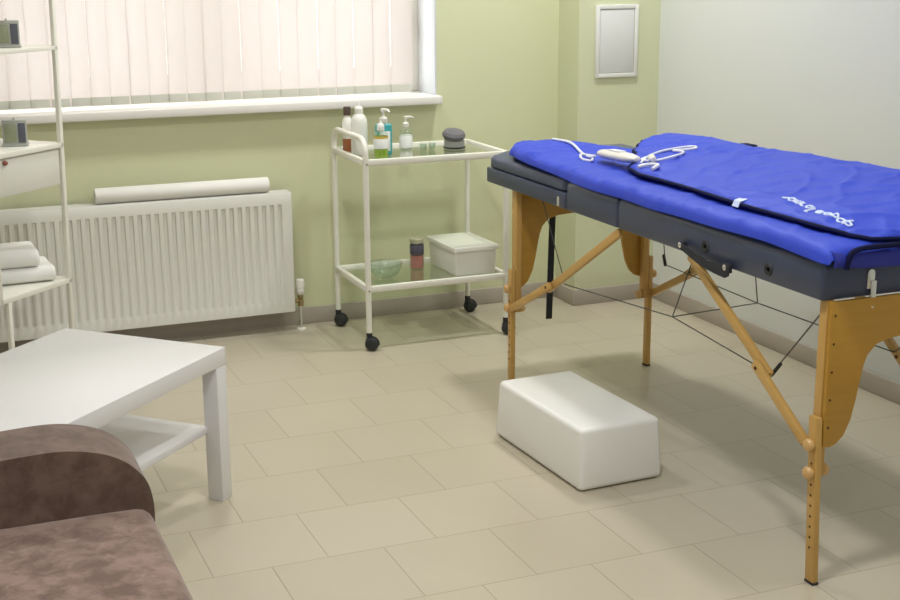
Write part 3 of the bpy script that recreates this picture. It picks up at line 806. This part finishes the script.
def leg_set(y, outside, near_):
    # y: face of the leg towards the table end; panel sits on the end side
    sgn = -1 if near_ else 1
    py0, py1 = (y, y + .012) if near_ else (y + .030, y + .042)
    ly0, ly1 = (y + .001, y + .033) if near_ else (y - .002, y + .028)
    # arched end panel
    L0, L1 = TX0 + .022, TX1 - .022
    mid = (L0 + L1) / 2
    left = [(L0, .714), (L0, .352), (L0 + .020, .348), (L0 + .040, .356), (L0 + .060, .374), (L0 + .078, .412), (L0 + .089, .462), (L0 + .098, .514), (L0 + .104, .543), (L0 + .113, .572), (L0 + .139, .598), (L0 + .177, .607), (L0 + .235, .611)]
    pts = left + [(2 * mid - p[0], p[1]) for p in left[::-1]]
    bm = B(); prism(bm, pts, 'xz', py0, py1, .0015); pn = obj('end_panel', bm, M['ply'], mt_, angle=25, label='arched plywood end panel')
    bm = B()
    for zz in (.40, .47, .54, .61, .68):
        for xx in (L0 + .012, 2 * mid - L0 - .012):
            fy = py0 if near_ else py1
            lathe(bm, [(.0035, -.0006), (.0035, .0006), (0, .001)], (0, 0, 0), 8, Matrix.Translation((xx, fy, zz)) @ Matrix.Rotation(PI / 2 if near_ else -PI / 2, 4, 'X'))
    obj('screw', bm, M['screw'], pn)
    for side in (0, 1):
        s = 1 if side == 0 else -1
        X0 = TX0 if side == 0 else TX1
        ux0, ux1 = X0 + s * .018, X0 + s * .040
        lx0, lx1 = X0 + s * .000, X0 + s * .0175
        uy0, uy1 = (y + .0125, y + .040) if near_ else (y - .002, y + .0295)
        bm = B(); box(bm, (min(ux0, ux1), uy0, .27), (max(ux0, ux1), uy1, .7155), .002); obj('upper_leg', bm, M['wood'], mt_)
        tl = Matrix.Identity(4); tl[1][2] = .055 if near_ else 0; tl[1][3] = -.055 * .428 if near_ else 0
        bm = B(); box(bm, (min(lx0, lx1), ly0, .006), (max(lx0, lx1), ly1, .428), .003, tl)
        lg = obj('lower_leg', bm, M['wood'], mt_)
        bm = B(); box(bm, (min(lx0, lx1) - .001, ly0 - .001, 0), (max(lx0, lx1) + .001, ly1 + .001, .007), .002, tl); obj('rubber_foot', bm, M['rubber'], lg, label='black rubber foot')
        yc = (ly0 + ly1) / 2
        bm = B()
        for k in range(9):
            zz = .31 - k * .027 - (.0 if k < 1 else 0)
            if zz < .05: break
            lathe(bm, [(.0036, -.0004), (.0036, .0004), (0, .0004)], (0, 0, 0), 10, Matrix.Translation(tl @ Vector((lx0 - s * .0002, yc, zz))) @ Matrix.Rotation(-s * PI / 2, 4, 'Y'))
        obj('peg_hole', bm, M['screw'], lg, label='row of dark peg holes')
        for zz in (.358, .288):
            bm = B()
            lathe(bm, [(.011, 0), (.0155, .004), (.0165, .012), (.013, .018), (.006, .021), (0, .0215)], (0, 0, 0), 20, Matrix.Translation(tl @ Vector((lx0, yc, zz))) @ Matrix.Rotation(-s * PI / 2, 4, 'Y'))
            obj('knob', bm, M['knob'], lg, label='pale wooden knob')
        bm = B(); lathe(bm, [(.011, 0), (.0155, .004), (.0165, .012), (.012, .018), (0, .02)], (0, 0, 0), 20, Matrix.Translation((ux1, (uy0 + uy1) / 2, .283)) @ Matrix.Rotation(s * PI / 2, 4, 'Y'))
        obj('knob', bm, M['knob'], lg, label='pale wooden knob')
leg_set(2.476, True, True)
leg_set(4.215, True, False)

# folding braces and cables on both long sides
for side in (0, 1):
    s = 1 if side == 0 else -1
    X0 = TX0 if side == 0 else TX1
    xi = X0 + s * .030; xo = X0 + s * .012
    braces = []
    for (a, h, c, nm) in ((((4.215, .285)), (3.935, .425), (3.475, .700), 'far'), ((2.515, .355) if side == 0 else (2.515, .25), (2.712, .480) if side == 0 else (2.84, .408), (3.085, .708) if side == 0 else (3.26, .708), 'near')):
        da = Vector((h[0] - a[0], h[1] - a[1])).normalized()
        bm = B(); bar(bm, (xo - s * .012, a[0], a[1]), (xo - s * .012, h[0] + da.x * .03, h[1] + da.y * .03), .016, .026, (0, 0, 1), .003)
        lo_ = obj('lower_brace', bm, M['woody'], mt_)
        bm = B(); dc = Vector((c[0] - h[0], c[1] - h[1])).normalized()
        bar(bm, (xo + s * .006, h[0] - dc.x * .02, h[1] - dc.y * .02), (xo + s * .006, c[0], c[1]), .016, .026, (0, 0, 1), .003)
        up_ = obj('upper_brace', bm, M['woody'], mt_)
        bm = B(); tube(bm, [(xo - s * .022, h[0] + da.x * .012, h[1] + da.y * .012), (xo + s * .018, h[0] + da.x * .012, h[1] + da.y * .012)], .005, 10); obj('brace_bolt', bm, M['screw'], lo_)
    def cab(pts): 
        bm = B(); tube(bm, [(xi if len(p) == 2 else p[0], p[-2], p[-1]) for p in pts], .0019, 6); return obj('support_cable', bm, M['cable'], mt_, label='thin steel cable')
    if side == 0:
        N = (3.185, .505)
        cab([(3.86, .452), N]); cab([N, (2.705, .470)]); cab([N, (3.085, .702)]); cab([(4.034, .715), (3.86, .46)]); cab([(2.705, .472), (2.511, .690)])
        bm = B(); tube(bm, [(xi, 2.705, .468), (xi, 2.67, .508)], .005, 8); obj('cable_end', bm, M['rubber'], mt_)
    else:
        N2 = (3.51, .415)
        cab([(4.079, .425), N2]); cab([N2, (2.859, .425)]); cab([N2, (3.575, .715)]); cab([(4.14, .712), (4.079, .42)]); cab([(2.859, .425), (2.53, .690)])
        bm = B(); tube(bm, [(xi, 4.079, .420), (xi, 4.095, .46)], .006, 8); obj('cable_end', bm, M['rubber'], mt_)
bm = B(); tube(bm, [(TX0 + .030, 3.185, .505), (TX1 - .030, 3.51, .415)], .0019, 6); obj('support_cable', bm, M['cable'], mt_, label='thin steel cable')
# hanging strap behind the far end panel
bm = B()
p_top, p_bot = Vector((2.246, 4.437, ZB)), Vector((2.232, 4.437, .165))
bar(bm, p_bot, p_top, .026, .003, (0, 1, 0), .0005); obj('hanging_strap', bm, M['strap'], mt_, label='long black strap hanging from the far end')

# ------------------------------------------------------------------ blue heating blanket
bl = thing('heating_blanket', 'folded royal blue heating blanket spread on the massage table', 'blanket', (2.27, 3.4, .82))
def lerp(tab, y):
    if y <= tab[0][0]: return tab[0][1]
    for (a, va), (b, vb_) in zip(tab, tab[1:]):
        if y <= b:
            t = (y - a) / (b - a); t = t * t * (3 - 2 * t); return va + (vb_ - va) * t
    return tab[-1][1]
def padz(x, y):
    # top of the upholstery under the blanket
    d = min(x - TX0, TX1 - x)
    zz = .826
    if d < .03: zz -= .010 * (1 - max(d, -.02) / .03) ** 2
    return zz
def wrinkle(x, y, amp, seed):
    v = noise.noise(Vector((x * 9 + seed, y * 5, seed))) * .6 + noise.noise(Vector((x * 22, y * 13 + seed, 2.0))) * .3
    r1 = 1 - abs(noise.noise(Vector((x * 5 + y * 6, y * 3.0 - x * 3.5, seed + 5)))) * 3.0
    r2 = 1 - abs(noise.noise(Vector((x * 4 - y * 7, y * 4.0 + x * 5, seed + 11)))) * 3.6
    far_ = min(1, max(0, (y - 3.75) / .25))
    r3 = (1 - abs(noise.noise(Vector((x * 3.5, y * 15 + x * 6, seed + 3)))) * 2.6) if far_ > 0 else 0
    return amp * (v + 1.0 * max(0, r1) ** 3 + .8 * max(0, r2) ** 3 + far_ * (.9 if seed < 5 else .25) * max(0, r3) ** 2)
def sheet_layer(name, left, right, y0, y1, ztop, thick, amp, seed, nx, ny, m, re=.03, end_drop=None, parent=None):
    bm = B(); top, bot = [], []
    for j in range(ny + 1):
        fy = j / ny; fy = .5 - .5 * math.cos(PI * fy) if j in (0, ny) else fy
        y = y0 + (y1 - y0) * fy
        xl, xr = left(y), right(y)
        rt, rb = [], []
        for i in range(nx + 1):
            fx = i / nx; fx = fx * .5 + .5 * (.5 - .5 * math.cos(PI * fx))
            x = xl + (xr - xl) * fx
            d = min(x - xl, xr - x, y - y0, y1 - y)
            k = min(1, max(0, d / re)); rnd = math.sqrt(max(0, 1 - (1 - k) ** 2))
            zt_ = ztop(x, y); zb_ = zt_ - thick
            mid = zb_ + thick * .28
            zz = mid + (zt_ - mid) * rnd + wrinkle(x, y, amp, seed) * (0.15 + .85 * k) * min(1, .12 + max(0, xr - x) / .16)
            rt.append(bm.verts.new((x, y, zz))); rb.append(bm.verts.new((x, y, mid + (zb_ - mid) * rnd)))
        top.append(rt); bot.append(rb)
    for j in range(ny):
        for i in range(nx):
            bm.faces.new((top[j][i], top[j][i + 1], top[j + 1][i + 1], top[j + 1][i]))
            bm.faces.new((bot[j][i], bot[j + 1][i], bot[j + 1][i + 1], bot[j][i + 1]))
    for j in range(ny):
        bm.faces.new((top[j][0], top[j + 1][0], bot[j + 1][0], bot[j][0])); bm.faces.new((top[j][nx], bot[j][nx], bot[j + 1][nx], top[j + 1][nx]))
    for i in range(nx):
        bm.faces.new((top[0][i], bot[0][i], bot[0][i + 1], top[0][i + 1])); bm.faces.new((top[ny][i], top[ny][i + 1], bot[ny][i + 1], bot[ny][i]))
    return obj(name, bm, m, parent or bl, angle=75), top
# lower layer
def L_left(y):
    return lerp([(2.44, 1.975), (2.48, 1.958), (3.0, 1.955), (3.7, 1.957), (3.95, 1.964), (4.15, 1.962), (4.25, 1.978), (4.34, 2.03), (4.40, 2.11)], y) + .004 * math.sin(y * 17) * (1 if y > 3.2 else .3)
def L_right(y): return lerp([(2.45, 2.575), (3.85, 2.565), (4.00, 2.48), (4.10, 2.36), (4.18, 2.30), (4.30, 2.255), (4.40, 2.22)], y)
def L_top(x, y):
    ze = lerp([(2.45, .824), (2.74, .834), (3.0, .829), (3.3, .826), (3.68, .826), (4.04, .842), (4.2, .848), (4.40, .850)], y)
    zt_ = lerp([(2.45, .842), (2.52, .852), (3.6, .852), (4.0, .856), (4.25, .866), (4.40, .862)], y)
    f = min(1, max(0, (x - L_left(y)) / .055))
    return ze + (zt_ - ze) * math.sqrt(1 - (1 - f) ** 2)
lower, _ = sheet_layer('lower_layer', L_left, L_right, 2.462, 4.40, L_top, .020, .0050, 1.3, 70, 220, M['blue'], re=.02)
# lining tongue draped over the near end
bm = B(); A = []
prof_ = [(2.50, .838), (2.478, .838), (2.463, .832), (2.456, .820), (2.454, .806), (2.456, .793)]
nx = 24
g0 = [[bm.verts.new((1.976 + (2.565 - 1.976) * i / nx, yy + .002 * math.sin(i * 1.1), zz - (-.012 * max(0, 1 - i / 3.0) if k > 3 else 0) + .002 * math.sin(i * .8 + k))) for i in range(nx + 1)] for k, (yy, zz) in enumerate(prof_)]
g1 = [[bm.verts.new((v.co.x, v.co.y + (.006 if k > 1 else 0), v.co.z - (.008 if k <= 2 else 0))) for v in row] for k, row in enumerate(g0)]
for k in range(len(prof_) - 1):
    for i in range(nx):
        bm.faces.new((g0[k][i], g0[k][i + 1], g0[k + 1][i + 1], g0[k + 1][i])); bm.faces.new((g1[k][i], g1[k + 1][i], g1[k + 1][i + 1], g1[k][i + 1]))
for k in range(len(prof_) - 1):
    bm.faces.new((g0[k][0], g0[k + 1][0], g1[k + 1][0], g1[k][0])); bm.faces.new((g0[k][nx], g1[k][nx], g1[k + 1][nx], g0[k + 1][nx]))
for i in range(nx):
    bm.faces.new((g0[0][i], g1[0][i], g1[0][i + 1], g0[0][i + 1])); bm.faces.new((g0[-1][i], g0[-1][i + 1], g1[-1][i + 1], g1[-1][i]))
obj('end_flap', bm, M['bluedark'], bl, angle=80, label='darker blue lining at the near end')
bm = B(); tube(bm, smoothpath([(2.008, 2.455, .796), (2.012, 2.455, .818), (2.024, 2.456, .836), (2.055, 2.456, .843), (2.11, 2.456, .844), (2.20, 2.456, .844), (2.30, 2.456, .844), (2.57, 2.456, .842)], 5), .007, 8)
obj('piping', bm, M['piping'], bl, label='dark navy piping, thickened for the flap shadow')
# upper flap
def U_left(y): return lerp([(2.455, 2.18), (2.48, 2.10), (2.53, 2.068), (2.60, 2.055), (2.9, 2.052), (3.3, 2.068), (3.50, 2.066), (3.60, 2.09), (3.75, 2.19), (3.9, 2.275), (4.0, 2.35), (4.1, 2.42), (4.17, 2.50)], y)
def U_right(y): return lerp([(2.46, 2.605), (3.0, 2.605), (3.75, 2.60), (4.0, 2.595), (4.17, 2.575)], y)
def U_top(x, y):
    f = min(1, max(0, (x - U_left(y)) / max(.05, U_right(y) - U_left(y))))
    bulge = lerp([(2.46, .045), (2.75, .055), (2.98, .055), (3.3, .046), (3.75, .028), (4.17, .014)], y)
    e = lerp([(2.45, .862), (2.6, .872), (3.6, .874), (3.75, .878), (4.0, .882), (4.17, .880)], y)
    dome = math.sin(min(1, f * 1.1) * PI / 2) ** 1.2
    return e + bulge * dome - (.03 * max(0, (f - .92) / .08) ** 2)
upper, _ = sheet_layer('upper_flap', U_left, U_right, 2.458, 4.165, U_top, .012, .0068, 7.7, 80, 200, M['blue'], re=.018)
bm = B(); ys = [2.46 + (4.16 - 2.46) * k / 80 for k in range(81)]
tube(bm, [(U_left(y) - .002, y, U_top(U_left(y), y) - .007) for y in ys], .0055, 8); obj('piping', bm, M['piping'], bl, label='dark navy piping, thickened for the flap shadow')  # thickened dark edge also carries the shadow band under the flap
bm = B(); xs_ = [U_left(2.46) + (U_right(2.46) - U_left(2.46)) * k / 20 for k in range(21)]
tube(bm, [(x, 2.457, U_top(x, 2.46) - .008) for x in xs_], .0048, 8); obj('piping', bm, M['piping'], bl, label='dark navy piping, thickened for the flap shadow')
bm = B(); tube(bm, [(x, 4.166, U_top(x, 4.16) - .009) for x in [U_left(4.16) + (U_right(4.16) - U_left(4.16)) * k / 10 for k in range(11)]], .004, 8); obj('piping', bm, M['piping'], bl, label='dark navy piping, thickened for the flap shadow')
# dark fastening tab at the far edge and white tag at the near edge
ty = 3.70
bm = B(); box(bm, (2.572, ty - .03, U_top(2.58, ty) - .004), (2.606, ty + .03, U_top(2.58, ty) + .006), .003); obj('fastening_tab', bm, M['piping'], bl, label='dark navy tab')
ty = 2.965; tx = U_left(ty)
bm = B(); prism(bm, [(tx - .012, U_top(tx, ty) - .014), (tx - .004, U_top(tx, ty) + .002), (tx + .018, U_top(tx + .018, ty) + .005), (tx + .018, U_top(tx + .018, ty) + .0035), (tx - .003, U_top(tx, ty) - .0005), (tx - .010, U_top(tx, ty) - .015)], 'xz', ty - .014, ty + .014); obj('care_tag', bm, M['print_'], bl, label='white sewn tag')
# white script lettering, read from the far side
bm = B()
def uz(x, y): return U_top(x, y) + wrinkle(x, y, .0068, 7.7) + .0014
t0, t1 = Vector((2.142, 2.89)), Vector((2.092, 2.552))
dirv = (t1 - t0).normalized(); upv = Vector((-dirv.y, dirv.x))
if upv.x > 0: upv = -upv
glyphs = {
 'a': [[(.9, .9), (.5, 1.0), (.1, .7), (.1, .2), (.5, 0), (.85, .3), (.9, .9), (.9, 0)]],
 'r': [[(.2, 0), (.2, 1), (.25, .6), (.6, 1), (.9, .9)]],
 'm': [[(.05, 0), (.05, 1), (.1, .7), (.3, 1), (.48, .8), (.48, 0)], [(.48, .8), (.75, 1), (.95, .8), (.95, 0)]],
 'o': [[(.5, 0), (.9, .3), (.9, .7), (.5, 1), (.1, .7), (.1, .3), (.5, 0)]],
 'e': [[(.1, .55), (.9, .55), (.75, .95), (.3, .95), (.1, .5), (.3, .05), (.85, .1)]],
 'l': [[(.3, 0), (.3, 1.7), (.6, 1.5)]],
 'p': [[(.2, -.7), (.2, 1), (.6, 1), (.95, .7), (.8, .1), (.2, .1)]],
}
word = 'eamra' + 'l' + 'eooap'
word = list(word); n = len(word); gw = (t1 - t0).length / n; gh = .017
for i, ch in enumerate(word):
    o0 = t0 + dirv * gw * i
    for stq in glyphs[ch]:
        pts = []
        for a, b in smoothpath([(p[0], p[1], 0) for p in stq], 4) and [(p.x, p.y) for p in smoothpath([(p[0], p[1], 0) for p in stq], 4)]:
            q = o0 + dirv * (gw * .9 * a) + upv * (gh * (b - .5)) + upv * (.006 if 4 < i < 7 else 0)
            pts.append((q.x, q.y, uz(q.x, q.y)))
        tube(bm, pts, .0030, 6)
obj('lettering', bm, M['print_'], bl, label='white script lettering printed on the flap')

# blanket controller with cords (rests on the blanket)
cz = lambda x, y: max(L_top(x, y) + wrinkle(x, y, .005, 1.3), U_top(x, y) + wrinkle(x, y, .0068, 7.7) if x > U_left(y) - .004 else 0) + .001
rc_ = thing('blanket_controller', 'white oblong hand controller with coiled white cord on the blanket', 'controller', (2.12, 3.73, .86))
cc = Vector((2.124, 3.742, max(cz(2.124 + a_, 3.742 + b_) for a_ in (-.02, 0, .02) for b_ in (-.06, 0, .06)) + .0095)); ca_ = math.atan2(-.285, -.012)
mt2 = T(cc, ca_) @ Matrix.Rotation(math.radians(-2.5), 4, 'Y')
bm = B()
ellr = [(0, -.150), (.012, -.148), (.022, -.13), (.029, -.08), (.030, 0), (.028, .08), (.020, .13), (.011, .147), (0, .15)]
lathe(bm, ellr, (0, 0, 0), 24, mt2 @ Matrix.Rotation(PI / 2, 4, 'Y') @ Matrix.Diagonal((.55, 1.02, .86, 1)))
cb = obj('handset', bm, M['remote'], rc_)
bm = B(); box(bm, (-.05, -.014, .0155), (.03, .014, .0182), .0015, mt2); obj('slider', bm, M['cord'], cb)
bm = B()
p = lambda x, y, dz=.004: (x, y, cz(x, y) + dz)
tube(bm, smoothpath([p(2.20, 4.36, .003), p(2.192, 4.318), p(2.178, 4.175), p(2.14, 4.02), p(2.11, 3.91), (2.117, 3.882, .873)], 8), .0048, 8); obj('cord', bm, M['cord'], rc_)
bm = B(); tube(bm, smoothpath([p(2.10, 3.87), p(2.082, 3.85), p(2.078, 3.90), p(2.10, 3.95), p(2.14, 3.94)], 6), .0042, 8); obj('cord', bm, M['cord'], rc_)
bm = B(); tube(bm, smoothpath([(2.124, 3.62, .8745), p(2.165, 3.655), p(2.22, 3.715), p(2.29, 3.735), p(2.375, 3.715), p(2.372, 3.675), p(2.34, 3.69), p(2.30, 3.70)], 8), .0042, 8); obj('cord', bm, M['cord'], rc_)
bm = B(); tube(bm, smoothpath([p(2.30, 3.70), p(2.318, 3.665), p(2.255, 3.60), p(2.19, 3.625), p(2.17, 3.675), p(2.215, 3.70)], 8), .0042, 8); obj('cord', bm, M['cord'], rc_)
bm = B(); pc = Vector(p(2.19, 3.645, .010)); lathe(bm, [(0, -.04), (.008, -.038), (.012, -.02), (.012, .02), (.008, .038), (0, .04)], (0, 0, 0), 16, Matrix.Translation(pc) @ Matrix.Rotation(math.radians(65), 4, 'Z') @ Matrix.Rotation(PI / 2, 4, 'Y')); obj('plug', bm, M['remote'], rc_, label='white plug')
bm = B(); tube(bm, smoothpath([p(2.092, 3.560, .004), p(2.118, 3.555, .008), p(2.128, 3.52, .008), p(2.118, 3.49, .008), p(2.092, 3.478, .004)], 6), .006, 8); obj('cord_clip', bm, M['cord'], rc_, label='short white loop')

# ------------------------------------------------------------------ ceiling lights and added fill lamps
def lamp(x, y, power, first=[None]):
    if first[0] is None:
        t = thing('ceiling_or_fill_light', 'square flush ceiling light panel', 'light', (x, y, ZC), 0, 'ceiling light panels')
        bm = B(); h = .3
        for lo, hi in (((x - h, y - h, ZC - .03), (x - h + .02, y + h, ZC - .0005)), ((x + h - .02, y - h, ZC - .03), (x + h, y + h, ZC - .0005)), ((x - h + .02, y - h, ZC - .03), (x + h - .02, y - h + .02, ZC - .0005)), ((x - h + .02, y + h - .02, ZC - .03), (x + h - .02, y + h, ZC - .0005))):
            box(bm, lo, hi, .002)
        obj('frame', bm, M['plastic'], t)
        bm = B(); box(bm, (x - h + .02, y - h + .02, ZC - .012), (x + h - .02, y + h - .02, ZC - .006)); obj('diffuser', bm, M['lamp'], t, smooth=False)
        first[0] = t
    else:
        t = dup(first[0]); t.location = (x, y, ZC)
    ld = bpy.data.lights.new('ceiling_or_fill_lamp', 'AREA'); ld.shape = 'SQUARE'; ld.size = .2; ld.energy = power
    ld.color = (.98, .99, .985)
    lo = bpy.data.objects.new('ceiling_or_fill_lamp', ld); COL.objects.link(lo); lo.location = (x, y, ZC - .032)
PW = 19
lamp(2.45, 4.55, PW * 1.3); lamp(1.06, 2.3, PW * 1.3); lamp(1.06, 4.55, PW * .7); lamp(2.45, 2.3, PW * .35); lamp(.0, .2, PW * 1.1)  # table shadows give the first two; the rest are added for ambient light

# ------------------------------------------------------------------ daylight
wd = bpy.data.worlds.new('World'); S.world = wd; wd.use_nodes = True
nt = wd.node_tree; bg = nt.nodes['Background']
bg.inputs['Color'].default_value = (1.0, 1.0, 1.0, 1)
bg.inputs['Strength'].default_value = 5.0

# ------------------------------------------------------------------ camera
cam = bpy.data.cameras.new('camera'); co = bpy.data.objects.new('camera', cam); COL.objects.link(co)
f_, yaw, pit, rol = 1336.14366, .389701331, .248739094, .00651461065
cy_, sy_, cp_, sp_ = math.cos(yaw), math.sin(yaw), math.cos(pit), math.sin(pit)
fw = Vector((sy_ * cp_, cy_ * cp_, -sp_)); rt = Vector((cy_, -sy_, 0)); dn = fw.cross(rt)
r2 = rt * math.cos(rol) + dn * math.sin(rol); d2 = -rt * math.sin(rol) + dn * math.cos(rol)
co.matrix_world = Matrix(((r2.x, -d2.x, -fw.x, 0), (r2.y, -d2.y, -fw.y, 0), (r2.z, -d2.z, -fw.z, 1.5), (0, 0, 0, 1)))
cam.sensor_width = 36; cam.sensor_fit = 'HORIZONTAL'; cam.lens = f_ * 36 / 900
cam.clip_start = .05
S.camera = co
